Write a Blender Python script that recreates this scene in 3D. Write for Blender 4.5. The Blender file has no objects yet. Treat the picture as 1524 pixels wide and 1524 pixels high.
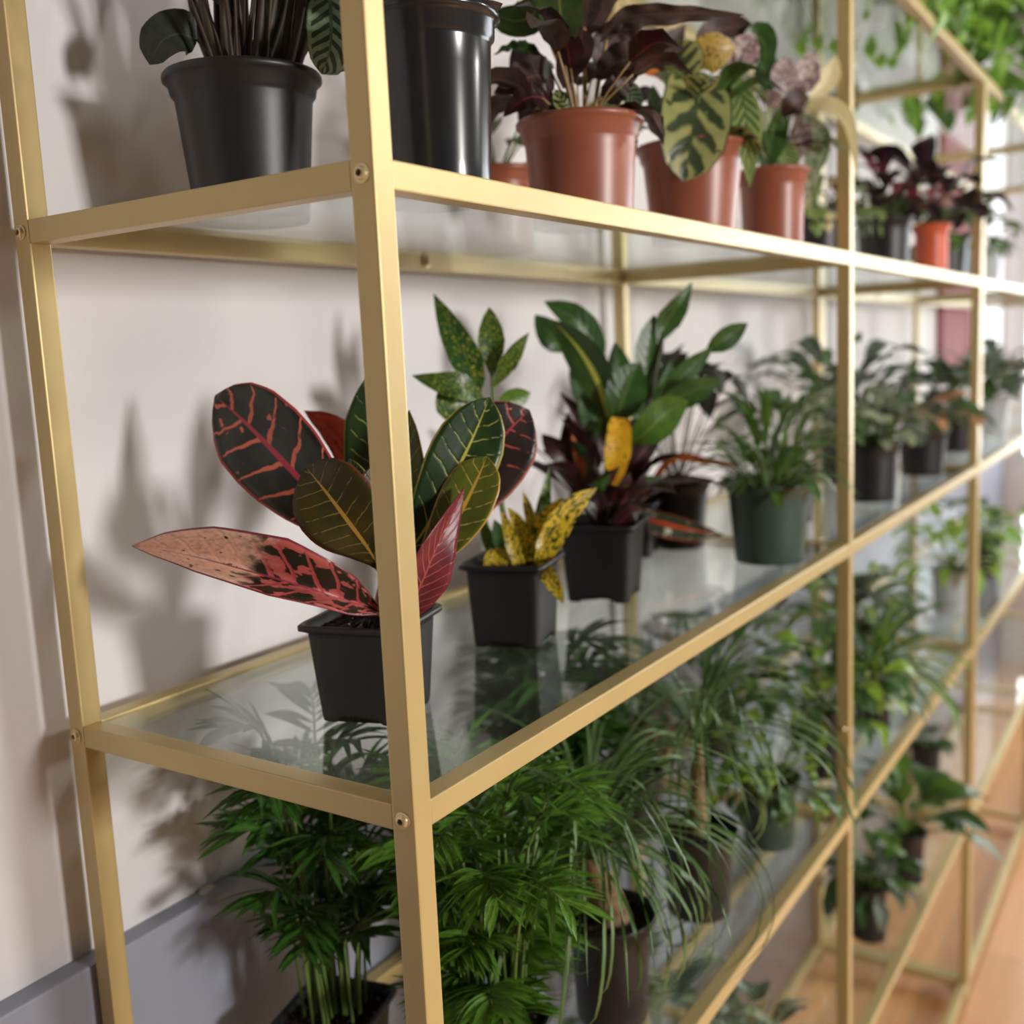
import bpy, bmesh, math, random
from mathutils import Vector, Matrix
scene = bpy.context.scene
COL = scene.collection
V = Vector
PI = math.pi

# ------------------------------------------------------------------ camera
cam_d = bpy.data.cameras.new('camera'); cam = bpy.data.objects.new('camera', cam_d); COL.objects.link(cam)
RIGHT = V((0.5461051, -0.8365053, -0.0450347)); UP = V((0.1470242, 0.0427817, 0.9882073)); BACK = V((-0.8247139, -0.5462862, 0.1463498))
m = Matrix((RIGHT, UP, BACK)).transposed().to_4x4(); m.translation = V((-0.5356, -0.4478, 0.3081)); cam.matrix_world = m
cam_d.sensor_width = 36; cam_d.lens = 36 * 1570.6 / 1524; cam_d.clip_start = .02
cam_d.dof.use_dof = True; cam_d.dof.focus_distance = .81; cam_d.dof.aperture_fstop = 3.7
scene.camera = cam

# ------------------------------------------------------------------ light and exposure
scene.view_settings.view_transform = 'Standard'; scene.view_settings.look = 'None'
scene.view_settings.exposure = 0.0; scene.view_settings.gamma = 1; scene.view_settings.use_curve_mapping = False
world = bpy.data.worlds.new('world'); scene.world = world; world.use_nodes = True
bg = world.node_tree.nodes['Background']; bg.inputs[0].default_value = (.96, .97, 1, 1); bg.inputs[1].default_value = .14
def lamp(name, loc, aim, size, power, col, size_y=None):
    d = bpy.data.lights.new(name, 'AREA'); d.energy = power; d.color = col; d.size = size
    if size_y: d.shape = 'RECTANGLE'; d.size_y = size_y
    o = bpy.data.objects.new(name, d); COL.objects.link(o); o.location = loc
    o.rotation_euler = (V(aim) - V(loc)).to_track_quat('-Z', 'Y').to_euler(); return o
lamp('shop_ceiling_spot', (.30, -3.4, .55), (.6, .4, .1), .42, 96, (1, .95, .90))
lamp('far_fill_lamp', (2.9, -2.6, 1.5), (1.8, .3, .1), .35, 40, (1, .95, .88))  # second lamp, added as soft fill towards the far bays

# ------------------------------------------------------------------ materials
def lin(r, g, b):
    f = lambda c: (c / 255 / 12.92) if c / 255 <= .04045 else ((c / 255 + .055) / 1.055) ** 2.4
    return (f(r), f(g), f(b), 1)
class NT:
    def __init__(s, name):
        s.m = bpy.data.materials.new(name); s.m.use_nodes = True; s.t = s.m.node_tree
        for n in list(s.t.nodes): s.t.nodes.remove(n)
        s.out = s.new('ShaderNodeOutputMaterial')
    def new(s, t, **k):
        n = s.t.nodes.new(t)
        for a, v in k.items(): setattr(n, a, v)
        return n
    def put(s, sock, v):
        if hasattr(v, 'is_linked') or isinstance(v, bpy.types.NodeSocket): s.t.links.new(v, sock)
        elif v is not None: sock.default_value = v
    def math(s, op, a, b=None, c=None, clamp=False):
        n = s.new('ShaderNodeMath', operation=op, use_clamp=clamp)
        for i, v in enumerate((a, b, c)):
            if v is not None: s.put(n.inputs[i], v)
        return n.outputs[0]
    def mix(s, f, a, b):
        n = s.new('ShaderNodeMix', data_type='RGBA'); s.put(n.inputs[0], f); s.put(n.inputs[6], a); s.put(n.inputs[7], b); return n.outputs[2]
    def noise(s, vec, scale, detail=3, rough=.5):
        n = s.new('ShaderNodeTexNoise'); n.inputs['Scale'].default_value = scale; n.inputs['Detail'].default_value = detail
        n.inputs['Roughness'].default_value = rough
        if vec is not None: s.put(n.inputs['Vector'], vec)
        return n.outputs['Fac']
    def ramp(s, x, lo, hi):
        n = s.new('ShaderNodeMapRange', interpolation_type='SMOOTHSTEP'); s.put(n.inputs[0], x); n.inputs[1].default_value = lo; n.inputs[2].default_value = hi; return n.outputs[0]
    def bump(s, h, strength, dist=.002):
        n = s.new('ShaderNodeBump'); s.put(n.inputs['Height'], h); n.inputs['Strength'].default_value = strength; n.inputs['Distance'].default_value = dist; return n.outputs[0]
    def bsdf(s, col, rough=.5, metal=0, spec=.5, normal=None, coat=0):
        n = s.new('ShaderNodeBsdfPrincipled'); s.put(n.inputs['Base Color'], col); s.put(n.inputs['Roughness'], rough); s.put(n.inputs['Metallic'], metal)
        n.inputs['Specular IOR Level'].default_value = spec; n.inputs['Coat Weight'].default_value = coat
        if normal is not None: s.put(n.inputs['Normal'], normal)
        return n
    def done(s, sh): s.t.links.new(sh if isinstance(sh, bpy.types.NodeSocket) else sh.outputs[0], s.out.inputs[0]); return s.m
    def obj(s): return s.new('ShaderNodeTexCoord').outputs['Object']

def m_plain(name, c, rough=.5, metal=0, spec=.5, var=.0, vscale=30, bump=0, bscale=200, c2=None):
    n = NT(name); col = c; co = n.obj()
    if var or c2: col = n.mix(n.ramp(n.noise(co, vscale), .35, .65), c, c2 or tuple(min(1, x * (1 - var)) for x in c[:3]) + (1,))
    nm = n.bump(n.noise(co, bscale), bump) if bump else None
    return n.done(n.bsdf(col, rough, metal, spec, nm))
M = {}
M['gold'] = m_plain('satin_gold', lin(202, 181, 125), .36, .30, .5, .05, 12, .08, 1500)
M['screw'] = m_plain('brushed_brass', lin(225, 205, 160), .25, .5)
M['dark_steel'] = m_plain('dark_hole', lin(60, 50, 40), .6)
M['wall'] = m_plain('matt_white_paint', lin(225, 223, 225), .75, 0, .25, .03, 3, .12, 90)
M['room_dim'] = m_plain('dim_brown', lin(92, 82, 72), .8, 0, .2)  # kept dark so the unseen surfaces bounce little light
M['ledge'] = m_plain('grey_gloss_paint', lin(150, 155, 170), .45, 0, .4, .08, 6, .1, 60)
M['taupe'] = m_plain('taupe_brown', lin(128, 104, 96), .5, 0, .4, .12, 5)
M['putty'] = m_plain('putty', lin(200, 196, 186), .6)
M['red_panel'] = m_plain('dull_red_cloth', lin(140, 62, 66), .8, var=.2)
M['frame_white'] = m_plain('white_frame', lin(210, 210, 210), .4)
M['black_pot'] = m_plain('black_plastic', lin(33, 33, 34), .42, 0, .5, .2, 20)
M['gloss_pot'] = m_plain('glossy_black_plastic', lin(38, 40, 41), .2, 0, .55, .2, 25)
M['green_pot'] = m_plain('dark_green_plastic', lin(58, 78, 68), .4, 0, .5, .12, 12)
M['terra'] = m_plain('terracotta_plastic', lin(158, 92, 70), .36, 0, .5, .12, 18)
M['orange_pot'] = m_plain('orange_plastic', lin(226, 104, 66), .4, 0, .5, .1, 18)
M['grey_pot'] = m_plain('pale_grey_plastic', lin(176, 182, 188), .4)
M['bark'] = m_plain('pale_bark', lin(168, 138, 104), .8, c2=lin(120, 92, 66), vscale=60, bump=.5, bscale=120)
M['stem'] = m_plain('green_stem', lin(104, 128, 62), .45, var=.3)
M['red_stem'] = m_plain('red_stem', lin(150, 70, 70), .4, c2=lin(150, 140, 70), vscale=40)
M['brown_stem'] = m_plain('brown_stem', lin(66, 64, 42), .6, c2=lin(56, 40, 32), vscale=25)
M['tan_stem'] = m_plain('tan_stem', lin(160, 132, 84), .5, var=.2)
n = NT('potting_soil'); co = n.obj(); sp = n.ramp(n.noise(co, 260, 1), .70, .74)
M['soil'] = n.done(n.bsdf(n.mix(sp, n.mix(n.noise(co, 150), lin(22, 17, 14), lin(58, 46, 38)), lin(205, 200, 190)), .9, 0, .2, n.bump(n.noise(co, 200), 1, .004)))
# wood floor
n = NT('warm_wood_floor'); co = n.obj(); mp = n.new('ShaderNodeMapping'); n.put(mp.inputs[0], co); mp.inputs[3].default_value = (1.2, 14, 1)
g = n.noise(mp.outputs[0], 3, 5)
br = n.new('ShaderNodeTexBrick'); n.put(br.inputs[0], co); br.inputs['Scale'].default_value = 1; br.inputs['Brick Width'].default_value = 1.2; br.inputs['Row Height'].default_value = .15
br.inputs['Mortar Size'].default_value = .0015; br.inputs['Color1'].default_value = (.85, .85, .85, 1); br.inputs['Color2'].default_value = (1, 1, 1, 1); br.inputs['Mortar'].default_value = (.5, .5, .5, 1)
mm = n.new('ShaderNodeMix', data_type='RGBA', blend_type='MULTIPLY'); mm.inputs[0].default_value = 1; n.put(mm.inputs[6], n.mix(g, lin(220, 156, 98), lin(240, 186, 130))); n.put(mm.inputs[7], br.outputs[0])
M['floor'] = n.done(n.bsdf(mm.outputs[2], .32, 0, .5))
# shelf glass: clear with Fresnel reflection and a light film of dust
n = NT('shelf_glass'); co = n.obj(); fr = n.new('ShaderNodeFresnel'); bf = n.new('ShaderNodeNewGeometry').outputs['Backfacing']
n.put(fr.inputs[0], n.math('MULTIPLY_ADD', bf, 1 / 1.5 - 1.5, 1.5))     # same reflectance on both faces of the pane
tr = n.new('ShaderNodeBsdfTransparent'); tr.inputs[0].default_value = (.93, .965, .95, 1)
gl = n.new('ShaderNodeBsdfGlossy'); gl.inputs['Roughness'].default_value = .015; gl.inputs[0].default_value = (.95, .98, .97, 1)
df = n.new('ShaderNodeBsdfDiffuse'); df.inputs[0].default_value = lin(214, 220, 212)
dm = n.math('MULTIPLY_ADD', n.ramp(n.noise(co, 9, 4), .45, .75), .06, .025)
a = n.new('ShaderNodeMixShader'); n.put(a.inputs[0], dm); n.put(a.inputs[1], tr.outputs[0]); n.put(a.inputs[2], df.outputs[0])
b = n.new('ShaderNodeMixShader'); n.put(b.inputs[0], fr.outputs[0]); n.put(b.inputs[1], a.outputs[0]); n.put(b.inputs[2], gl.outputs[0])
M['glass'] = n.done(b)
n = NT('glass_edge'); tr = n.new('ShaderNodeBsdfTransparent'); tr.inputs[0].default_value = (.35, .62, .52, 1); pb = n.bsdf(lin(120, 158, 142), .12)
a = n.new('ShaderNodeMixShader'); a.inputs[0].default_value = .7; n.put(a.inputs[1], tr.outputs[0]); n.put(a.inputs[2], pb.outputs[0]); M['glass_edge'] = n.done(a)
n = NT('daylit_pane'); e = n.new('ShaderNodeEmission'); e.inputs[0].default_value = (.93, .97, 1, 1); e.inputs[1].default_value = 7; M['pane'] = n.done(e)

def m_leaf(name, base, base2=None, mid=None, vein=None, margin=None, blotch=None, bthr=.6, bscale=8, nv=9, slant=1.6, vw=.10, mw=.06, rough=.34, trans=.22,
           tip=None, tipu=(.45, .7), streak=False, vreach=.9, feather=None, fthr=.5, vbreak=.46, wob=.4):
    """leaf pattern over the blade's own UV: u runs base to tip, v across the blade"""
    n = NT(name); uv = n.new('ShaderNodeUVMap').outputs[0]; sx = n.new('ShaderNodeSeparateXYZ'); n.put(sx.inputs[0], uv); u, v = sx.outputs[0], sx.outputs[1]
    a = n.math('ABSOLUTE', n.math('MULTIPLY', n.math('SUBTRACT', v, .5), 2))
    oi = n.new('ShaderNodeObjectInfo').outputs['Random']
    off = n.new('ShaderNodeCombineXYZ'); n.put(off.inputs[0], n.math('MULTIPLY', u, 2.2)); n.put(off.inputs[1], v); n.put(off.inputs[2], n.math('MULTIPLY', oi, 40)); uvw = off.outputs[0]
    ns = n.noise(uvw, 5, 3)
    col = n.mix(n.ramp(n.noise(uvw, 3, 2), .35, .65), base, base2 or base)
    side = n.math('GREATER_THAN', v, .5)
    ph = n.math('ADD', n.math('SUBTRACT', n.math('MULTIPLY', u, nv), n.math('MULTIPLY', a, slant)), n.math('ADD', n.math('MULTIPLY', ns, wob), n.math('MULTIPLY', side, .37)))
    dist = n.math('ABSOLUTE', n.math('SUBTRACT', n.math('FRACT', ph), .5))
    if feather is not None:
        col = n.mix(n.math('MULTIPLY', n.ramp(dist, fthr * .5 - .05, fthr * .5 + .05), n.math('LESS_THAN', a, .8)), col, feather)
    if blotch is not None:
        bv = uvw
        if streak:
            c2 = n.new('ShaderNodeCombineXYZ'); n.put(c2.inputs[0], n.math('MULTIPLY', u, 5)); n.put(c2.inputs[1], n.math('MULTIPLY', v, 1.2)); n.put(c2.inputs[2], n.math('MULTIPLY', oi, 40)); bv = c2.outputs[0]
        col = n.mix(n.ramp(n.noise(bv, bscale, 2), bthr - .03, bthr + .03), col, blotch)
    if vein is not None:
        w = n.math('MULTIPLY', n.math('SUBTRACT', 1, n.math('MULTIPLY', a, .65)), vw)
        msk = n.math('SUBTRACT', 1, n.ramp(n.math('DIVIDE', dist, w), .55, 1.05))
        msk = n.math('MULTIPLY', msk, n.math('LESS_THAN', n.math('ADD', a, n.math('MULTIPLY', n.math('SUBTRACT', n.noise(uvw, 14), .5), .8)), vreach))
        msk = n.math('MULTIPLY', msk, n.ramp(n.noise(uvw, 6.5, 1), vbreak - .12, vbreak))
        col = n.mix(msk, col, vein)
    if tip is not None:
        tn = n.mix(n.ramp(n.noise(uvw, 11, 2), .64, .70), n.mix(n.ramp(n.noise(uvw, 24, 3), .4, .7), tip, tuple(c * .72 for c in tip[:3]) + (1,)), base)
        col = n.mix(n.ramp(n.math('ADD', u, n.math('MULTIPLY', n.math('SUBTRACT', n.noise(uvw, 7, 4), .5), .25)), tipu[0], tipu[1]), col, tn)
    if margin is not None: col = n.mix(n.ramp(a, .93, .97), col, margin)
    if mid is not None:
        w = n.math('MULTIPLY', n.math('SUBTRACT', 1.15, u), mw)
        col = n.mix(n.math('SUBTRACT', 1, n.ramp(n.math('DIVIDE', a, w), .7, 1.1)), col, mid)
    hb = n.math('ADD', n.math('MULTIPLY', n.ramp(dist, 0, .15), .5), n.math('MULTIPLY', ns, .5))
    p = n.bsdf(col, rough, 0, .45, n.bump(hb, .25, .0015))
    t = n.new('ShaderNodeBsdfTranslucent'); n.put(t.inputs[0], col)
    mx = n.new('ShaderNodeMixShader'); mx.inputs[0].default_value = trans; n.put(mx.inputs[1], p.outputs[0]); n.put(mx.inputs[2], t.outputs[0])
    M[name] = n.done(mx); return M[name]
RED = lin(196, 78, 76); SAL = lin(226, 118, 92); YEL = lin(214, 178, 62)
m_leaf('croton_red', lin(34, 38, 32), lin(58, 62, 54), lin(186, 60, 80), SAL, lin(190, 76, 78), SAL, .70, 6, 8, .75, .12, .11, rough=.3, vreach=1.0, vbreak=.36, trans=.12)
m_leaf('croton_pink', lin(58, 46, 36), lin(46, 54, 38), lin(176, 64, 84), lin(206, 96, 96), lin(150, 60, 74), lin(214, 112, 104), .52, 7, 11, 1.2, .16, .05, tip=lin(255, 212, 188), tipu=(.46, .56), vreach=1.1, vbreak=.3)
m_leaf('croton_olive', lin(60, 58, 26), lin(76, 66, 30), lin(190, 150, 72), lin(132, 122, 62), lin(126, 66, 50), None, nv=11, slant=1.0, vw=.06, mw=.09, vreach=.8, trans=.3)
m_leaf('croton_green', lin(30, 54, 26), lin(40, 66, 28), lin(190, 186, 84), lin(172, 180, 92), lin(172, 168, 80), None, nv=11, slant=1.2, vw=.05, mw=.085, vreach=.75, vbreak=.5, trans=.12)
m_leaf('croton_lime', lin(112, 122, 44), lin(96, 110, 42), lin(232, 192, 84), lin(218, 196, 104), lin(226, 176, 84), None, nv=9, slant=1.2, vw=.06, mw=.13, vreach=1.0, trans=.3)
m_leaf('croton_maroon', lin(140, 58, 66), lin(118, 46, 56), lin(196, 96, 96), lin(214, 120, 110), lin(150, 50, 70), None, nv=12, slant=2.4, vw=.07, mw=.06, vreach=1.1, trans=.3, vbreak=.3)
m_leaf('croton_dark_red', lin(42, 36, 34), lin(56, 44, 40), lin(178, 66, 76), lin(186, 84, 78), lin(170, 96, 92), SAL, .74, 7, 10, .8, .08, .09, vreach=.85, trans=.1)
m_leaf('salmon_leaf', lin(216, 104, 84), lin(196, 84, 72), lin(176, 60, 66), None, lin(150, 60, 60), lin(60, 50, 40), .68, 8, trans=.3)
m_leaf('gold_dust', lin(52, 92, 40), lin(40, 76, 34), lin(96, 130, 56), None, None, lin(206, 206, 74), .62, 17, trans=.2)
m_leaf('gold_yellow', lin(226, 194, 58), lin(206, 176, 48), lin(226, 180, 50), None, None, lin(52, 70, 24), .53, 9, trans=.2)
m_leaf('deep_green', lin(50, 82, 40), lin(64, 98, 46), lin(108, 132, 66), None, None, None, trans=.2)
m_leaf('deep_green_yellow_rib', lin(44, 72, 34), lin(58, 84, 38), lin(186, 190, 84), None, None, None, mw=.22, trans=.2)
m_leaf('mid_green', lin(92, 128, 48), lin(76, 114, 42), lin(126, 152, 70), None, None, None, trans=.28)
m_leaf('burgundy', lin(62, 28, 34), lin(44, 30, 28), lin(130, 60, 62), None, None, None, trans=.15)
m_leaf('orange_leaf', lin(222, 128, 66), lin(206, 104, 56), lin(190, 70, 50), None, None, None, trans=.3)
m_leaf('yellow_leaf', lin(252, 204, 46), lin(248, 178, 42), lin(250, 190, 60), None, None, lin(64, 74, 26), .62, 7, trans=.3)
m_leaf('red_edge', lin(60, 74, 54), lin(76, 84, 66), lin(226, 84, 54), None, lin(214, 90, 60), lin(236, 228, 214), .64, 4, mw=.3)
m_leaf('dark_leaf', lin(56, 60, 48), lin(44, 50, 42), lin(76, 80, 60), None, None, None, rough=.5, trans=.05)  # dark grey-green, dull and barely translucent
m_leaf('jade_pattern', lin(150, 168, 140), lin(132, 152, 124), lin(96, 116, 88), None, lin(70, 88, 66), None, nv=7, slant=1.8, feather=lin(58, 74, 56), fthr=.52, mw=.1)
m_leaf('peacock', lin(176, 178, 112), lin(160, 166, 104), lin(70, 86, 52), lin(64, 78, 50), lin(60, 76, 52), None, nv=4.5, slant=1.1, vw=.48, mw=.09, vreach=.8, vbreak=.25, trans=.25)
m_leaf('pale_fish', lin(170, 190, 116), lin(152, 176, 108), lin(96, 122, 64), None, None, None, nv=9, slant=2, feather=lin(92, 116, 66), fthr=.55, trans=.3)
m_leaf('maroon_back', lin(78, 50, 46), lin(62, 44, 40), lin(116, 80, 66), None, None, None, rough=.5, trans=.15)
m_leaf('brown_wavy', lin(62, 48, 44), lin(82, 66, 58), lin(100, 76, 64), None, None, None, rough=.5, trans=.12)
m_leaf('glossy_green', lin(74, 92, 50), lin(58, 78, 44), lin(128, 140, 84), None, None, None, rough=.25, trans=.25)
m_leaf('tan_leaf', lin(214, 182, 96), lin(196, 160, 76), lin(150, 110, 60), None, None, lin(96, 92, 48), .6, 6, trans=.3)
m_leaf('pink_cream', lin(196, 178, 170), lin(158, 130, 134), lin(120, 96, 96), None, None, lin(112, 88, 92), .55, 6, trans=.25)
m_leaf('cream_leaf', lin(232, 220, 172), lin(222, 206, 150), lin(200, 190, 130), None, None, None, trans=.35)
m_leaf('white_green', lin(160, 176, 140), lin(96, 122, 78), lin(190, 196, 170), None, None, lin(206, 206, 186), .58, 8, trans=.25)
m_leaf('palm_leaf', lin(48, 88, 32), lin(66, 108, 40), lin(96, 140, 56), None, None, None, rough=.28, trans=.2, mw=.12)  # green darkened to carry the shade on the rear parlour palm
m_leaf('palm_bright', lin(74, 116, 40), lin(98, 142, 50), lin(130, 170, 70), None, None, None, rough=.24, trans=.25, mw=.12)
m_leaf('pony_leaf', lin(92, 126, 72), lin(120, 148, 96), lin(150, 170, 120), None, None, None, rough=.35, trans=.15)
m_leaf('lime_leaf', lin(150, 184, 62), lin(126, 166, 56), lin(176, 200, 96), None, None, None, trans=.4)
m_leaf('spider_leaf', lin(86, 130, 56), lin(100, 146, 66), lin(206, 214, 150), None, None, None, mw=.5, trans=.3)
m_leaf('fine_green', lin(96, 130, 80), lin(72, 108, 64), lin(130, 150, 104), None, None, None, trans=.25)
m_leaf('dusky', lin(104, 120, 104), lin(84, 100, 88), lin(140, 150, 130), None, None, lin(176, 176, 160), .62, 6, trans=.25)
m_leaf('peach_leaf', lin(226, 178, 132), lin(220, 150, 120), lin(190, 120, 90), None, None, lin(110, 128, 80), .6, 6, trans=.3)
m_leaf('dark_maroon', lin(56, 36, 42), lin(40, 32, 36), lin(96, 50, 60), None, None, None, trans=.12)
m_leaf('rose_leaf', lin(150, 70, 84), lin(110, 50, 64), lin(190, 110, 120), None, None, None, trans=.2)
m_leaf('bright_fern', lin(160, 204, 84), lin(124, 176, 72), lin(170, 200, 100), None, None, None, trans=.42)

# ------------------------------------------------------------------ helpers
def link(name, me, mats, parent=None):
    o = bpy.data.objects.new(name, me); COL.objects.link(o)
    if mats is not None and not len(me.materials):
        for k in (mats if isinstance(mats, (list, tuple)) else [mats]): me.materials.append(M[k] if isinstance(k, str) else k)
    if parent: o.parent = parent
    return o
def bm_mesh(bm, name, smooth=False):
    me = bpy.data.meshes.new(name); bm.normal_update(); bm.to_mesh(me); bm.free()
    if smooth:
        for p in me.polygons: p.use_smooth = True
    return me
def box(name, lo, hi, mat, parent=None, bevel=0, seg=2):
    bm = bmesh.new(); bmesh.ops.create_cube(bm, size=1)
    lo, hi = V(lo), V(hi)
    for v in bm.verts: v.co = V(((lo[i] + hi[i]) / 2 + v.co[i] * (hi[i] - lo[i])) for i in range(3))
    if bevel: bmesh.ops.bevel(bm, geom=bm.edges[:], offset=bevel, segments=seg, affect='EDGES', profile=.6)
    return link(name, bm_mesh(bm, name), mat, parent)
def struct(o): o['kind'] = 'structure'; return o
def thing(name, loc, label, cat, group=None):
    o = bpy.data.objects.new(name, None); COL.objects.link(o); o.location = loc; o.empty_display_size = .03
    o['label'] = label; o['category'] = cat
    if group: o['group'] = group
    return o
def catmull(pts, n):
    pts = [V(p) for p in pts]
    if len(pts) == 2: return [pts[0].lerp(pts[1], i / n) for i in range(n + 1)]
    P = [pts[0] * 2 - pts[1]] + pts + [pts[-1] * 2 - pts[-2]]; segs = len(pts) - 1; out = []
    for i in range(n + 1):
        x = i / n * segs; k = min(int(x), segs - 1); t = x - k; p0, p1, p2, p3 = P[k:k + 4]
        out.append(.5 * ((2 * p1) + (p2 - p0) * t + (2 * p0 - 5 * p1 + 4 * p2 - p3) * t * t + (3 * p1 - p0 - 3 * p2 + p3) * t ** 3))
    return out
PROF = {'oblong': [(0, .05), (.1, .12), (.22, .42), (.4, .80), (.52, .96), (.62, 1), (.74, .94), (.85, .74), (.93, .46), (.98, .18), (1, .02)],
        'ellip': [(0, .05), (.12, .4), (.3, .85), (.5, 1), (.7, .85), (.88, .45), (1, .02)],
        'ovate': [(0, .10), (.06, .55), (.18, .9), (.36, 1), (.6, .86), (.8, .55), (.94, .18), (1, .01)],
        'lance': [(0, .08), (.2, .66), (.42, 1), (.65, .82), (.85, .42), (1, .01)],
        'strap': [(0, .6), (.1, .85), (.5, 1), (.8, .66), (1, .02)],
        'round': [(0, .15), (.05, .55), (.2, .92), (.45, 1), (.7, .9), (.88, .6), (.97, .22), (1, .02)]}
def prof(kind, t):
    p = PROF[kind]
    for (a, x), (b, y) in zip(p, p[1:]):
        if t <= b:
            k = (t - a) / (b - a); return x + (y - x) * k
    return p[-1][1]
class MB:
    """collects verts, faces, uvs and material slots of one mesh"""
    def __init__(s): s.v = []; s.f = []; s.uv = []; s.mi = []
    def leaf(s, pts, width, N, roll=0, fold=.25, kind='ellip', nu=14, nv=3, wave=0, wn=5, cup=0, slot=0, twist=0):
        sp = catmull(pts, nu); base = len(s.v); N = V(N); m = 2 * nv + 1
        for i, P in enumerate(sp):
            t = i / nu; T = (sp[min(i + 1, nu)] - sp[max(i - 1, 0)]).normalized()
            W = T.cross(N)
            if W.length < 1e-4: W = T.cross(V((.3, .9, .2)))
            W.normalize(); W = Matrix.Rotation(roll + twist * t, 3, T) @ W; Nn = W.cross(T)
            h = width / 2 * prof(kind, t)
            for j in range(-nv, nv + 1):
                a = j / nv
                off = W * (a * h * math.cos(fold)) + Nn * (abs(a) * h * math.sin(fold) - cup * h * a * a)
                if wave: off += Nn * (wave * abs(a) * math.sin(2 * PI * wn * t + (1.3 if a > 0 else 0)) * min(1, 4 * t) * min(1, 4 * (1 - t)))
                s.v.append(P + off)
        for i in range(nu):
            for j in range(m - 1):
                q = base + i * m + j; s.f.append((q, q + 1, q + m + 1, q + m)); s.mi.append(slot)
                u0, u1, v0, v1 = i / nu, (i + 1) / nu, j / (m - 1), (j + 1) / (m - 1)
                s.uv += [(u0, v0), (u0, v1), (u1, v1), (u1, v0)]
        return s
    def tube(s, pts, r0, r1, n=6, sides=6, slot=0, closed=True):
        sp = catmull(pts, n); base = len(s.v)
        for i, P in enumerate(sp):
            T = (sp[min(i + 1, n)] - sp[max(i - 1, 0)]).normalized(); A = T.cross(V((0, .31, .95)) if abs(T.x) > .5 else V((1, .1, 0))).normalized(); B = T.cross(A)
            r = r0 + (r1 - r0) * i / n
            for k in range(sides): s.v.append(P + (A * math.cos(2 * PI * k / sides) + B * math.sin(2 * PI * k / sides)) * r)
        for i in range(n):
            for k in range(sides):
                q = base + i * sides; k2 = (k + 1) % sides; s.f.append((q + k, q + k2, q + sides + k2, q + sides + k)); s.mi.append(slot)
                s.uv += [(i / n, 0), (i / n, 1), ((i + 1) / n, 1), ((i + 1) / n, 0)]
        s.f.append(tuple(base + n * sides + k for k in range(sides))); s.mi.append(slot); s.uv += [(1, 0)] * sides
        return s
    def mesh(s, name, mats):
        me = bpy.data.meshes.new(name); me.from_pydata([tuple(v) for v in s.v], [], s.f)
        ul = me.uv_layers.new(name='UVMap'); flat = [c for q in s.uv for c in q]; ul.data.foreach_set('uv', flat)
        for k in mats: me.materials.append(M[k])
        me.polygons.foreach_set('material_index', s.mi); me.polygons.foreach_set('use_smooth', [True] * len(s.f)); me.update(); return me

# ------------------------------------------------------------------ pots
def loft(rings, closed_first=True, closed_last=True):
    bm = bmesh.new(); R = [[bm.verts.new(p) for p in r] for r in rings]; n = len(rings[0])
    for a, b in zip(R, R[1:]):
        for k in range(n): bm.faces.new((a[k], a[(k + 1) % n], b[(k + 1) % n], b[k]))
    if closed_first: bm.faces.new(list(reversed(R[0])))
    if closed_last: bm.faces.new(R[-1])
    bmesh.ops.recalc_face_normals(bm, faces=bm.faces); return bm
def soil_disc(ring_fn, z, r, parent):
    rnd = random.Random(int(r * 9999)); rings = []
    for k in range(6):
        q = r * (1 - k / 6); rings.append([V((p[0], p[1], z + rnd.uniform(-.0025, .0025) + .004 * k / 6)) for p in ring_fn(q)])
    bm = loft(rings, False, True); return link('soil', bm_mesh(bm, 'soil'), 'soil', parent)
def round_pot(parent, rim, base, h, mat, n=44, fill=.9, lip=.0045, band=.16):
    ring = lambda r: [(r * math.cos(2 * PI * k / n), r * math.sin(2 * PI * k / n), 0) for k in range(n)]
    R, B = rim / 2, base / 2
    body = lambda t: B + (R - lip * 1.6 - B) * t
    zb = h * (1 - band)
    pr = [(B - .004, .001), (B, .0), (B + .0008, .003)] + [(body(t), h * t) for t in (.2, .45, .7, 1 - band - .02)] + \
         [(body(1 - band) + .0006, zb), (body(1 - band) + lip * .7, zb + .003), (R - lip, h - .009), (R - lip * .4, h - .0065), (R, h - .005), (R, h - .0018), (R - .0012, h), (R - .003, h - .0003), (R - lip - .0015, h - .006),
          (body(fill) - .0022, h * fill - .004)]
    bm = loft([[V((p[0], p[1], z)) for p in ring(r)] for r, z in pr], True, False)
    pot = link('pot', bm_mesh(bm, 'pot', True), mat, parent)
    soil_disc(ring, h * fill, body(fill) - .002, pot); return pot
def square_ring(half, n=160, ex=12., rib=0):
    out = []
    for k in range(n):
        a = 2 * PI * k / n; c, s = math.cos(a), math.sin(a); r = half / (abs(c) ** ex + abs(s) ** ex) ** (1 / ex)
        if rib: r += rib * (1 if k % 2 else -1) * .5
        out.append((r * c, r * s, 0))
    return out
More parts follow.
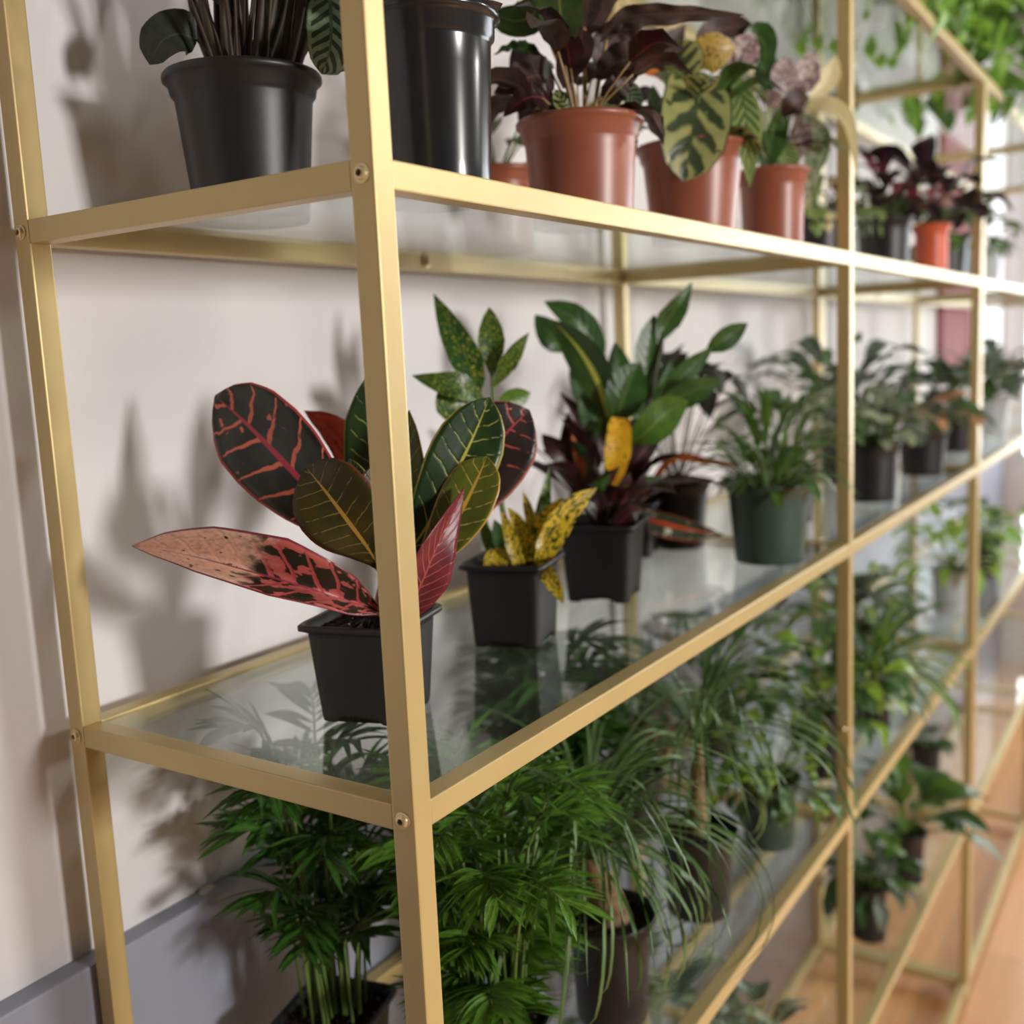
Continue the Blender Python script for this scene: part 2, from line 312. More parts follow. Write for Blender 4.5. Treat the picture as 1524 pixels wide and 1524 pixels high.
def square_pot(parent, rim, base, h, mat, yaw=.25, rib=0., fill=.9):
    R, B = rim / 2, base / 2; body = lambda t: B + (R - .006 - B) * t
    lv = [(B - .003, .0, 0, 1), (B, .0015, 0, 1)] + [(body(t), h * t, rib, 0) for t in (.06, .1, .3, .5, .7, .86)] + \
         [(body(.90), h * .9, 0, 0), (R - .0035, h - .007, 0, 0), (R, h - .0055, 0, 0), (R, h - .0015, 0, 0), (R - .002, h, 0, 0), (R - .0055, h - .002, 0, 0), (body(fill) - .002, h * fill - .004, 0, 0)]
    rings = []
    for r, z, rb, foot in lv:
        q = []
        for x, y, _ in square_ring(r, rib=rb):
            zz = z
            if foot: zz += .0065 * max(0, 1 - (min(abs(x), abs(y)) / (B * .62)) ** 4)     # arched notches between corner feet
            q.append(V((x, y, zz)))
        rings.append(q)
    bm = loft(rings, True, False); pot = link('pot', bm_mesh(bm, 'pot', True), mat, parent); pot.rotation_euler.z = yaw
    pot.data.shade_smooth() if not rib else None
    s = soil_disc(lambda r: square_ring(r), h * fill, body(fill) - .002, pot); return pot

# ------------------------------------------------------------------ the room
S = .02; D = .3936; BAY = 1.0709; RH = .0195
ZT, ZM, ZL, ZB, ZF, ZTOP, FLOOR = .4375, 0., -.442, -.884, -1.326, .889, -1.378
YW = D + .030
struct(box('floor', (-2.3, -4, FLOOR - .05), (6, YW + .1, FLOOR), 'floor'))
struct(box('ceiling_unseen', (-2.3, -4, 1.75), (5.4, YW + .1, 1.85), 'room_dim')); struct(box('wall_left_unseen', (-2.4, -4, FLOOR), (-2.3, YW + .1, 1.85), 'room_dim'))  # both out of view, added dark to hold back ambient light
struct(box('wall_back', (-2.3, YW, FLOOR), (5.4, YW + .1, 1.75), 'wall'))
lg = struct(box('trim_1', (-2.3, D + .006, -1.02), (5.3, YW, -.236), 'ledge', bevel=.003)); lg['label'] = 'grey painted ledge along the foot of the white wall'
struct(box('wall_back_lower', (-2.3, D + .002, FLOOR), (5.3, YW, -1.02), 'taupe', bevel=.002))  # lowest strip of the back wall, browner than the grey above
bm = bmesh.new(); bmesh.ops.create_cone(bm, cap_ends=True, segments=24, radius1=.0078, radius2=.0068, depth=.003)
pt = link('putty_dot', bm_mesh(bm, 'putty_dot'), 'putty'); pt.location = (.150, YW - .0095, -.2345); pt.scale = (1.25, .9, 1)
pt['label'] = 'small round pale disc lying on the grey wall ledge'; pt['category'] = 'disc'
# far wall with a daylit shop window
XF = 5.3
struct(box('wall_far', (XF, -4, FLOOR), (XF + .1, -3.2, 1.75), 'wall')); struct(box('wall_far_lower', (XF, -3.2, FLOOR), (XF + .1, YW, -.35), 'wall'))
struct(box('wall_far_upper', (XF, -3.2, 1.35), (XF + .1, YW, 1.75), 'wall')); struct(box('wall_far_side', (XF, .36, -.35), (XF + .1, YW, 1.35), 'wall'))
win = struct(box('window_1', (XF + .01, -3.2, -.35), (XF + .09, .36, -.30), 'frame_white'))
for k, y in enumerate((-3.2, -2.02, -.84, .31)): box('window_frame', (XF + .01, y, -.30), (XF + .08, y + .05, 1.31), 'frame_white', win)
box('window_frame', (XF + .01, -3.2, 1.31), (XF + .08, .36, 1.35), 'frame_white', win)
for y in (-3.15, -1.97, -.79): box('window_pane', (XF + .04, y, -.30), (XF + .046, y + (1.13 if y < -1 else 1.10), 1.31), 'pane', win)
pn = box('wall_panel', (3.75, YW - .02, .12), (4.35, YW, 1.05), 'red_panel', bevel=.003); pn['label'] = 'plain dull red panel hanging on the white wall'; pn['category'] = 'panel'

# ------------------------------------------------------------------ shelving units
def screw_mesh():
    bm = bmesh.new(); n = 24
    pr = [(.0062, 0), (.0062, .0010), (.0050, .0012), (.0048, .0020), (.0038, .0033), (.0024, .0038)]
    R = [[V((z * -1, r * math.cos(2 * PI * k / n), r * math.sin(2 * PI * k / n))) for k in range(n)] for r, z in pr] + \
        [[V((-.0016, .0021 * math.cos(2 * PI * k / n), .0021 * math.sin(2 * PI * k / n))) for k in range(n)]]
    bm.free(); bm = loft(R, True, True); bm.faces.ensure_lookup_table(); bm.faces[-1].material_index = 1
    me = bm_mesh(bm, 'screw', False); me.materials.append(M['screw']); me.materials.append(M['dark_steel']); return me
SCREW = screw_mesh()
def glass_mesh():
    bm = bmesh.new(); bmesh.ops.create_cube(bm, size=1)
    for v in bm.verts: v.co = V((v.co.x * (BAY - S + .002), v.co.y * (D - 2 * S + .002), v.co.z * .005))
    bmesh.ops.bevel(bm, geom=bm.edges[:], offset=.0006, segments=1, affect='EDGES')
    bm.normal_update(); me = bpy.data.meshes.new('glass_shelf')
    for f in bm.faces: f.material_index = 0 if abs(f.normal.z) > .9 else 1
    bm.to_mesh(me); bm.free(); me.materials.append(M['glass']); me.materials.append(M['glass_edge']); return me
GLASS = glass_mesh()
def shelving(x0, label):
    u = thing('shelving_unit', (x0, 0, FLOOR), label, 'shelf', 'gold shelving units along the wall'); zz = lambda z: z - FLOOR
    zt = zz(ZTOP); posts = {}
    for i in range(3):
        for y in (0, D - S): posts[(i, y)] = box('post', (i * BAY, y, 0), (i * BAY + S, y + S, zt), 'gold', u, .0016)
    for z in (ZTOP, ZT, ZM, ZL, ZB, ZF):
        for i in range(3):
            box('end_rail', (i * BAY + .0004, S - .0005, zz(z) - RH), (i * BAY + S - .0004, D - S + .0005, zz(z)), 'gold', u, .0014)
        for i in range(2):
            for y in (0, D - S):
                box('rail', (i * BAY + S - .0005, y + .0004, zz(z) - RH), ((i + 1) * BAY + .0005, y + S - .0004, zz(z)), 'gold', u, .0014)
            if z != ZF:
                g = link('glass_shelf', GLASS, None, u); g.location = (i * BAY + S + (BAY - S) / 2, D / 2, zz(z) - .0045)
        for y in (S / 2, D - S / 2):
            s = link('screw', SCREW, None, posts[(0, 0 if y < .1 else D - S)]); s.location = (0, y, zz(z) - RH / 2)
    for x, y, z, r in ((BAY, S / 2, -.297, 0), (.535, D - S, .4275, PI / 2), (.04, D - S, .4275, PI / 2)):
        s = link('screw', SCREW, None, u); s.location = (x, y, zz(z)); s.rotation_euler.z = r
    return u
shelving(0, 'gold framed glass shelving unit holding the red-veined croton')
shelving(2 * BAY + S + .003, 'gold framed glass shelving unit standing end to end beyond the croton unit')

# ------------------------------------------------------------------ plants: shared builders
TOWARD = V((-.8337, -.5522, 0))
class Frame:
    """leaf layout of one plant in its own upright frame: numbers are drawing units (ppm units = 1 m), t is depth in metres"""
    def __init__(s, bx, by, ppm): s.bx, s.by, s.k = bx, by, 1 / ppm
    def P(s, x, y, t=0):
        q = t / s.k / 1570.6; x -= (x - 762) * q; y -= (y - 762) * q      # nearer leaves are drawn larger, so shrink them back to true size
        return RIGHT * ((x - s.bx) * s.k) + UP * ((s.by - y) * s.k) + TOWARD * t
    def leaf(s, root, pts, w, mat, roll=0, fold=.25, kind='ellip', stalk=None, sm='stem', sr=.0016, thick=0, **k):
        b = MB(); b.leaf([s.P(*p) for p in pts], w * s.k, k.pop('N', TOWARD), roll, fold, kind, **k)
        mats = [mat]
        if stalk: b.tube([s.P(*p) for p in stalk], sr, sr * .7, slot=1); mats.append(sm)
        o = link('leaf', b.mesh('leaf', mats), None, root)
        if thick: md = o.modifiers.new('thickness', 'SOLIDIFY'); md.thickness = thick; md.offset = 0
        return o
    def stem(s, root, pts, r0, r1, mat, name='stem'):
        return link(name, MB().tube([s.P(*p) for p in pts], r0, r1, 10, 10).mesh(name, [mat]), None, root)
def bush(root, z0, n, L, w, mats, kind='ellip', stalk=(.04, .08), elev=(35, 80), bend=.6, seed=1, fold=.25, r0=.015, wave=0, sm='stem', nu=8, variants=5, base_r=.01, arc=None):
    """n leaves on stalks from the crown at height z0, in a few shared shapes"""
    rnd = random.Random(seed); meshes = []
    for k in range(variants):
        e = math.radians(elev[0] + (elev[1] - elev[0]) * (k + .5) / variants); sl = rnd.uniform(*stalk); ln = rnd.uniform(*L) if isinstance(L, tuple) else L
        d = V((math.cos(e), 0, math.sin(e))); p0 = V((0, 0, 0)); p1 = d * sl * .5 + V((0, 0, sl * .04)); p2 = d * sl
        e2 = e - bend * .5; e3 = e - bend * 1.4; q1 = p2 + V((math.cos(e2), 0, math.sin(e2))) * ln * .5; q2 = q1 + V((math.cos(e3), 0, math.sin(e3))) * ln * .5
        N = V((-math.sin(e), 0, math.cos(e)))
        b = MB(); b.leaf([p2, q1, q2], w * rnd.uniform(.85, 1.15), N, rnd.uniform(-.4, .4), fold, kind, nu=nu, nv=2, wave=wave)
        if sl > .01: b.tube([p0, p1, p2], .0015, .001, 4, 5, slot=1)
        meshes.append(b)
    built = {}
    for i in range(n):
        k = i % variants; mt = mats[rnd.randrange(len(mats))]
        if (k, mt) not in built: built[(k, mt)] = meshes[k].mesh('leaf', [mt, sm])
        o = link('leaf', built[(k, mt)], None, root); a = (arc[0] + (arc[1] - arc[0]) * rnd.random()) if arc else i * 2.39996 + rnd.uniform(-.4, .4)
        rr = rnd.uniform(0, base_r); o.location = (math.cos(a) * rr, math.sin(a) * rr, z0 + rnd.uniform(-.002, .004)); o.rotation_euler = (rnd.uniform(-.12, .12), rnd.uniform(-.12, .12), a)
        o.scale = [rnd.uniform(.78, 1.18)] * 3
def strands(root, at, n, L, w, mats, elev=(20, 88), seed=1, droop=1.9, variants=7, kind='strap', nu=14):
    rnd = random.Random(seed); meshes = []
    for k in range(variants):
        e = math.radians(elev[0] + (elev[1] - elev[0]) * (k + .5) / variants); ln = L * rnd.uniform(.8, 1.15); P = V((0, 0, 0)); pts = [P]; dr = droop * rnd.uniform(.8, 1.2) * (1.12 - .55 * k / variants)
        for i in range(6):
            f = (i + .5) / 6; aa = e - dr * f ** 1.3; P = P + V((math.cos(aa), .18 * math.sin(k * 2.1) * f, math.sin(aa))) * ln / 6; pts.append(P)
        meshes.append(MB().leaf(pts, w, V((-math.sin(e), 0, math.cos(e))), 0, .35, kind, nu=nu, nv=1))
    built = {}
    for i in range(n):
        k = i % variants; mt = mats[rnd.randrange(len(mats))]
        if (k, mt) not in built: built[(k, mt)] = meshes[k].mesh('leaf', [mt])
        o = link('leaf', built[(k, mt)], None, root); o.location = V(at) + V((rnd.uniform(-.004, .004), rnd.uniform(-.004, .004), rnd.uniform(-.006, .006)))
        o.rotation_euler = (rnd.uniform(-.1, .1), rnd.uniform(-.1, .1), i * 2.39996 + rnd.uniform(-.3, .3)); o.scale = [rnd.uniform(.75, 1.15)] * 3
def palm(root, z0, n, H, seed, base_r=.03, ll=.085, lw=.0125, mats=('palm_leaf', 'stem'), lean=(.10, .55), start=.5, low=.5):
    """parlour palm: stems with arching fronds of lance-shaped leaflets, a few shared frond shapes"""
    rnd = random.Random(seed); ms = []
    for k in range(7):
        f = (k + .5) / 7; h = H * (low + (1.05 - low) * ((k * 3) % 7) / 6); ln = lean[0] + (lean[1] - lean[0]) * f; b = MB()
        pts = [V((0, 0, 0)), V((h * ln * .18, 0, h * .45)), V((h * ln * .55, 0, h * .84)), V((h * ln * .85 + .010, 0, h * (1.0 - .06 * f))), V((h * ln * 1.0 + .032, .004, h * (1.05 - .14 * f)))]
        b.tube(pts[:3], .0019, .0014, 6, 6, slot=1); b.tube(pts[2:], .0015, .0007, 5, 5, slot=1)
        sp = catmull(pts, 40); np_ = 11
        for i in range(np_ + 1):
            t = start + (1 - start) * i / np_; P = sp[int(t * 40)]; T = (sp[min(40, int(t * 40) + 1)] - sp[int(t * 40) - 1]).normalized()
            for sd in (-1, 1):
                an = 1.2 - .7 * i / np_ + rnd.uniform(-.15, .15); side = V((0, sd, 0)); upn = side.cross(T) * (-sd)
                d = T * math.cos(an) + side * math.sin(an) + V((0, 0, rnd.uniform(-.1, .25))); d.normalize(); le = ll * rnd.uniform(.75, 1.15) * (.8 + .4 * math.sin(PI * i / np_))
                dr = rnd.uniform(.15, .5)
                b.leaf([P, P + d * le * .5 + V((0, 0, -dr * le * .1)), P + d * le + V((0, 0, -dr * le * .55))], lw * rnd.uniform(.8, 1.15), upn if upn.z > 0 else -upn, rnd.uniform(-.6, .6), .3, 'lance', nu=6, nv=1)
        ms.append(b.mesh('frond', list(mats)))
    for i in range(n):
        o = link('frond', ms[i % 7], None, root); a = i * 2.39996 + rnd.uniform(-.3, .3); rr = base_r * math.sqrt(rnd.random()); o.location = (math.cos(a) * rr, math.sin(a) * rr, z0 - .004)
        o.rotation_euler = (rnd.uniform(-.08, .08), rnd.uniform(-.08, .08), a); o.scale = [rnd.uniform(.82, 1.1)] * 3
GT, GM, GL, GB, GP = ZT - .002, ZM - .002, ZL - .002, ZB - .002, ZTOP - .002     # tops of the glass panes
YAW = .25

# ------------------------------------------------------------------ croton with red veined leaves (nearest plant)
r = thing('potted_croton', (.154, .163, GM), 'croton with large red-veined dark and pink leaves in ribbed square black pot', 'plant')
square_pot(r, .100, .074, .090, 'black_pot', YAW, rib=.0007)
F = Frame(561, 1057, 1664); T7 = .0007
F.stem(r, [(560, 935, .0), (563, 890, .0), (572, 850, 0), (576, 800, 0)], .0045, .003, 'red_stem')
F.leaf(r, [(572, 850, .0), (505, 770, .022), (430, 690, .02), (367, 628, .005), (318, 588, -.01)], 146, 'croton_red', -.1, .12, 'oblong', nu=26, nv=5, thick=T7, wave=.0012, wn=3)
F.leaf(r, [(563, 906, .012), (480, 868, .05), (380, 836, .06), (280, 812, .05), (193, 801, .035)], 146, 'croton_pink', .55, .95, 'lance', nu=26, nv=5, thick=T7)
F.leaf(r, [(570, 850, .02), (545, 800, .05), (515, 755, .066), (480, 708, .068), (452, 676, .06)], 118, 'croton_olive', 0, .18, 'oblong', nu=24, nv=5, thick=T7)
F.leaf(r, [(575, 830, -.01), (562, 740, -.02), (550, 640, -.03), (552, 556, -.035)], 92, 'croton_green', 0, .2, 'ellip', nu=20, nv=5, thick=T7)
F.leaf(r, [(577, 830, .03), (565, 770, .045), (555, 715, .05), (562, 672, .05)], 76, 'croton_olive', .3, .3, 'ellip', nu=18, nv=4, thick=T7)
F.leaf(r, [(572, 800, .0), (545, 740, .01), (528, 700, .015), (518, 676, .015)], 34, 'croton_green', .2, .3, 'ellip', nu=14, nv=4, thick=T7)
F.leaf(r, [(572, 800, -.03), (540, 720, -.05), (500, 655, -.06), (452, 622, -.06)], 56, 'salmon_leaf', .3, .25, 'ellip', nu=16, nv=4, thick=T7)
F.leaf(r, [(580, 830, -.005), (592, 760, -.01), (602, 690, -.012), (608, 612, -.02)], 74, 'croton_lime', -.2, .25, 'ellip', nu=20, nv=5, thick=T7)
F.leaf(r, [(578, 850, .0), (625, 790, .015), (672, 705, .018), (703, 645, .01), (728, 588, .0)], 108, 'croton_green', .1, .12, 'oblong', nu=26, nv=5, thick=T7)
F.leaf(r, [(590, 868, -.03), (660, 785, -.045), (705, 718, -.05), (752, 655, -.05), (788, 620, -.055)], 132, 'croton_dark_red', 0, .1, 'oblong', nu=26, nv=5, thick=T7)
F.leaf(r, [(592, 872, .0), (640, 820, .02), (680, 762, .024), (708, 708, .02), (724, 672, .016)], 84, 'croton_lime', -.25, .15, 'oblong', nu=24, nv=5, thick=T7)
F.leaf(r, [(590, 925, .02), (622, 862, .04), (650, 795, .045), (690, 715, .03)], 78, 'croton_maroon', .3, .3, 'lance', nu=22, nv=5, thick=T7, twist=.5)

# ------------------------------------------------------------------ gold dust croton
r = thing('potted_croton', (.406, .178, GM), 'croton with yellow-speckled narrow leaves in square black pot beside the red-veined one', 'plant')
square_pot(r, .096, .074, .093, 'black_pot', YAW)
F = Frame(768, 950, 1350)
F.stem(r, [(772, 850, 0), (748, 760, -.01), (738, 660, -.02), (732, 560, -.02)], .004, .002, 'stem')
for pts, w, mt, ro, kd in [([(712, 590, -.01), (700, 545, 0), (672, 490, 0), (645, 436, -.01)], 50, 'gold_dust', 0, 'lance'), ([(732, 560, -.01), (731, 520, 0), (730, 490, 0), (728, 456, -.01)], 42, 'gold_dust', .1, 'ellip'),
      ([(735, 575, -.01), (750, 545, 0), (768, 515, .01), (787, 490, .01)], 32, 'gold_dust', .5, 'lance'), ([(722, 600, -.01), (690, 572, .02), (655, 562, .03), (612, 550, .03)], 46, 'gold_dust', .5, 'lance'),
      ([(725, 610, -.01), (695, 600, .01), (668, 595, .02), (660, 560, .02)], 52, 'gold_dust', .2, 'ellip'), ([(735, 620, -.02), (760, 600, -.03), (790, 590, -.04)], 40, 'mid_green', .3, 'ellip'),
      ([(790, 842, .01), (815, 800, .02), (846, 752, .02), (888, 721, .01)], 42, 'gold_yellow', .1, 'strap'), ([(788, 842, .0), (805, 800, .0), (820, 770, .0), (838, 738, .0)], 48, 'gold_yellow', 0, 'ellip'),
      ([(800, 830, .03), (812, 838, .05), (826, 860, .055), (838, 886, .05)], 26, 'gold_yellow', .1, 'lance'), ([(735, 845, .02), (738, 832, .025), (740, 820, .025), (741, 808, .02)], 40, 'gold_yellow', 0, 'round'),
      ([(778, 850, .02), (766, 815, .03), (757, 785, .03), (746, 752, .02)], 22, 'gold_yellow', .2, 'strap'), ([(788, 845, .0), (782, 800, 0), (770, 775, 0), (755, 752, 0)], 24, 'gold_yellow', .2, 'strap'),
      ([(790, 840, .0), (794, 800, -.01), (788, 765, -.01), (778, 730, -.01)], 20, 'gold_yellow', 0, 'strap'), ([(790, 840, -.01), (802, 790, -.02), (810, 745, -.02), (818, 695, -.02)], 26, 'gold_dust', .2, 'lance'),
      ([(755, 850, -.01), (735, 820, -.01), (722, 790, -.01), (720, 760, -.01)], 22, 'gold_dust', .2, 'lance'), ([(760, 850, 0), (752, 815, 0), (742, 790, 0), (735, 770, 0)], 30, 'deep_green', .1, 'lance'),
      ([(795, 840, .02), (806, 815, .03), (808, 795, .03), (812, 775, .03)], 24, 'gold_yellow', .2, 'lance'), ([(792, 820, -.03), (825, 775, -.04), (850, 750, -.045), (872, 740, -.05)], 16, 'deep_green', .2, 'lance')]:
    F.leaf(r, pts, w, mt, ro, .22, kd, nu=16, nv=3)

# ------------------------------------------------------------------ mixed croton with yellow leaf
r = thing('potted_croton', (.629, .187, GM), 'bushy dark green and burgundy croton with one bright yellow leaf in square pot', 'plant')
square_pot(r, .106, .078, .100, 'black_pot', YAW)
F = Frame(900, 885, 1161)
F.stem(r, [(905, 795, 0), (903, 720, 0), (915, 640, -.01), (930, 560, -.02)], .005, .003, 'brown_stem')
F.stem(r, [(908, 795, 0), (935, 700, .01), (965, 600, .01), (985, 500, 0)], .004, .002, 'brown_stem')
for pts, w, mt, ro, kd in [([(838, 522, 0), (828, 505, .01), (815, 488, .01), (796, 466, 0)], 44, 'deep_green', .1, 'ellip'), ([(890, 560, -.01), (880, 510, -.01), (852, 470, 0), (810, 446, 0)], 50, 'deep_green', .3, 'ellip'),
      ([(905, 620, .02), (890, 560, .04), (862, 510, .045), (822, 466, .04)], 58, 'deep_green_yellow_rib', -.3, 'ellip'), ([(962, 600, 0), (962, 540, 0), (968, 500, 0), (974, 466, 0)], 46, 'deep_green', .2, 'ellip'),
      ([(978, 510, 0), (990, 480, 0), (1010, 450, .01), (1030, 416, .01)], 40, 'deep_green', .2, 'lance'), ([(1050, 522, 0), (1070, 506, .01), (1090, 492, .01), (1113, 477, .01)], 36, 'deep_green', .2, 'ellip'),
      ([(985, 585, 0), (1010, 560, .01), (1035, 535, .01), (1062, 512, .01)], 36, 'deep_green', .3, 'lance'), ([(975, 610, .01), (1005, 588, .02), (1040, 570, .03), (1074, 558, .03)], 44, 'deep_green', .3, 'ellip'),
      ([(935, 655, .03), (965, 628, .05), (995, 600, .05), (1025, 586, .05)], 56, 'mid_green', .1, 'ellip'), ([(915, 630, .02), (925, 590, .04), (938, 555, .04), (952, 530, .04)], 62, 'deep_green', 0, 'ellip'),
      ([(922, 612, .045), (920, 645, .055), (916, 680, .055), (911, 722, .04)], 40, 'yellow_leaf', 0, 'strap'), ([(868, 700, .01), (845, 680, .02), (825, 660, .025), (806, 640, .02)], 36, 'burgundy', .2, 'ellip'),
      ([(866, 705, .02), (862, 670, .03), (858, 645, .03), (856, 615, .03)], 18, 'orange_leaf', 0, 'strap'), ([(925, 710, .02), (945, 680, .03), (965, 655, .03), (990, 636, .03)], 34, 'burgundy', .2, 'lance'),
      ([(880, 760, 0), (862, 710, .01), (850, 660, .01), (845, 610, .01)], 44, 'burgundy', .1, 'ellip'), ([(905, 770, .01), (925, 740, .03), (945, 710, .035), (960, 690, .03)], 44, 'burgundy', .1, 'ellip'),
      ([(900, 640, -.03), (885, 600, -.04), (870, 560, -.04), (862, 520, -.04)], 60, 'deep_green', .1, 'ellip'), ([(905, 650, .0), (890, 625, .02), (878, 600, .02), (870, 570, .02)], 46, 'deep_green', .2, 'ellip'),
      ([(940, 640, -.02), (960, 600, -.03), (985, 570, -.03), (1000, 540, -.03)], 50, 'deep_green', .2, 'ellip'), ([(900, 780, .02), (890, 745, .03), (884, 720, .03), (880, 690, .03)], 40, 'burgundy', .2, 'ellip'),
      ([(912, 785, .03), (925, 765, .04), (940, 752, .045), (955, 748, .04)], 34, 'burgundy', .3, 'ellip'), ([(935, 600, -.04), (925, 570, -.05), (920, 545, -.05), (915, 515, -.05)], 40, 'deep_green', .2, 'ellip'),
      ([(900, 735, .02), (880, 730, .03), (862, 722, .03), (845, 735, .03)], 26, 'burgundy', .3, 'lance'), ([(880, 720, -.02), (850, 690, -.03), (830, 685, -.03), (805, 672, -.03)], 22, 'deep_green', .5, 'lance')]:
    F.leaf(r, pts, w, mt, ro, .22, kd, nu=14, nv=3)

bush(r, .09, 26, (.06, .10), .03, ['burgundy', 'burgundy', 'deep_green'], 'ellip', (.02, .10), (35, 88), .5, 92, sm='brown_stem')
r = thing('potted_croton', (.90, .285, GM), 'croton with orange and red-edged drooping leaves in low black pot near wall', 'plant')
square_pot(r, .096, .072, .085, 'black_pot', YAW)
F = Frame(943, 828, 970)
F.leaf(r, [(950, 760, 0), (1000, 684, .02), (1055, 684, .03), (1108, 694, .03)], 18, 'orange_leaf', .7, .2, 'strap', nu=16, nv=3)
F.leaf(r, [(955, 765, .02), (972, 764, .09), (1025, 776, .10), (1080, 786, .10)], 40, 'red_edge', .35, .3, 'ellip', nu=16, nv=3)
bush(r, .078, 12, (.06, .10), .026, ['burgundy', 'deep_green'], 'ellip', (.01, .02), (35, 85), .5, 5)

# green round pot with ferny foliage
r = thing('potted_plant', (.928, .076, GM), 'fine-leaved green plant in dark green round plastic pot', 'plant')
round_pot(r, .132, .096, .115, 'green_pot', band=.12)
bush(r, .105, 80, (.05, .10), .011, ['fine_green', 'mid_green'], 'lance', (.02, .06), (20, 88), .7, 11, base_r=.035)
bush(r, .105, 16, (.05, .07), .020, ['fine_green', 'white_green', 'mid_green'], 'ellip', (.015, .03), (5, 45), .9, 12, base_r=.04)
r = thing('potted_plant', (.985, .245, GM), 'tall plant with blackish arching leaves in black pot behind dark green pot', 'plant')
round_pot(r, .11, .08, .105, 'black_pot')
bush(r, .098, 13, (.09, .13), .045, ['dark_leaf'], 'ellip', (.12, .19), (50, 86), 1.5, 21, sm='brown_stem')
r = thing('potted_plant', (1.27, .16, GM), 'leafy green plant in black pot just past the middle post on croton shelf', 'plant')
round_pot(r, .10, .075, .10, 'black_pot'); bush(r, .09, 46, (.05, .09), .03, ['fine_green', 'white_green'], 'ellip', (.05, .12), (30, 85), .9, 22)

# second bay, croton level
r = thing('potted_plant', (1.56, .094, GM), 'grey-green mottled plant in wide black pot on croton shelf', 'plant')
round_pot(r, .115, .09, .115, 'black_pot'); bush(r, .105, 64, (.05, .08), .032, ['dusky', 'white_green'], 'ellip', (.04, .12), (25, 85), .9, 31, base_r=.02)
r = thing('potted_plant', (1.80, .22, GM), 'tall dusky green plant with long leaves in black pot against wall', 'plant')
round_pot(r, .11, .085, .12, 'black_pot'); bush(r, .11, 54, (.10, .16), .036, ['dusky', 'fine_green'], 'lance', (.06, .16), (35, 85), .9, 32)
r = thing('potted_plant', (1.98, .09, GM), 'plant with peach and yellowish leaves in black pot by end post', 'plant')
round_pot(r, .12, .09, .105, 'black_pot'); bush(r, .095, 52, (.05, .09), .038, ['peach_leaf', 'dusky', 'fine_green'], 'ellip', (.03, .09), (15, 80), .9, 33, base_r=.02)
# next unit, croton level
r = thing('potted_plant', (2.52, .12, GM), 'dark bluish green plant in black pot on next unit', 'plant')
round_pot(r, .13, .1, .12, 'black_pot'); bush(r, .11, 48, (.09, .15), .045, ['dusky', 'deep_green'], 'ellip', (.06, .14), (30, 85), .9, 34)
r = thing('potted_plant', (3.05, .12, GM), 'green plant in pale grey pot on next unit', 'plant')
round_pot(r, .13, .1, .12, 'grey_pot'); bush(r, .11, 44, (.09, .13), .045, ['dusky', 'fine_green'], 'ellip', (.05, .12), (30, 85), .9, 35)

# ------------------------------------------------------------------ upper shelf
r = thing('potted_calathea', (.153, .27, GT), 'dark-leaved plant with bundled dark stems in matt black round pot near back post', 'plant')
round_pot(r, .137, .098, .124, 'black_pot')
F = Frame(378, 332, 1668)
rnd = random.Random(3)
for i in range(36):
    x = 318 + 122 * (i / 35); tx = 385 + (x - 378) * 1.75 + rnd.uniform(-26, 26); t = rnd.uniform(-.035, .035)
    F.stem(r, [(x, 100, t), ((x + tx) / 2 + rnd.uniform(-4, 4), 30, t * 1.3), (tx, -70 - rnd.uniform(0, 60), t * 1.6)], rnd.uniform(.0034, .0055), .0025, 'brown_stem')
F.leaf(r, [(292, 52, .03), (265, 40, .04), (238, 52, .045), (222, 86, .04)], 74, 'dark_leaf', .25, .2, 'round', nu=16, nv=4, stalk=[(330, 100, .03), (312, 72, .03), (292, 52, .03)], sm='brown_stem')
F.leaf(r, [(490, -20, .02), (492, 20, .05), (490, 60, .055), (478, 100, .04)], 72, 'jade_pattern', -.2, .2, 'round', nu=16, nv=4, stalk=[(420, 100, .02), (455, 30, .02), (490, -20, .02)], sm='brown_stem')
F.leaf(r, [(455, 60, -.02), (478, 86, -.02), (500, 96, -.02), (520, 110, -.02)], 40, 'maroon_back', .3, .2, 'ellip', stalk=[(420, 100, -.02), (440, 75, -.02), (455, 60, -.02)], sm='brown_stem')
F.leaf(r, [(500, 110, -.1), (515, 118, -.1), (530, 126, -.1)], 16, 'dark_leaf', .3, .2, 'ellip')
F.leaf(r, [(300, -30, .0), (330, -60, .02), (370, -90, .02), (400, -130, .0)], 120, 'dark_leaf', .2, .2, 'round')
F.leaf(r, [(430, -40, -.02), (440, -80, .0), (445, -120, .02), (440, -170, .0)], 120, 'jade_pattern', .2, .2, 'round')
bush(r, .115, 16, (.10, .14), .085, ['dark_leaf', 'jade_pattern'], 'round', (.17, .25), (60, 86), .7, 93, sm='brown_stem', base_r=.03, arc=(-PI, 0))
F.leaf(r, [(340, -30, -.05), (300, -60, -.05), (250, -70, -.05), (200, -50, -.05)], 100, 'dark_leaf', .2, .2, 'round')

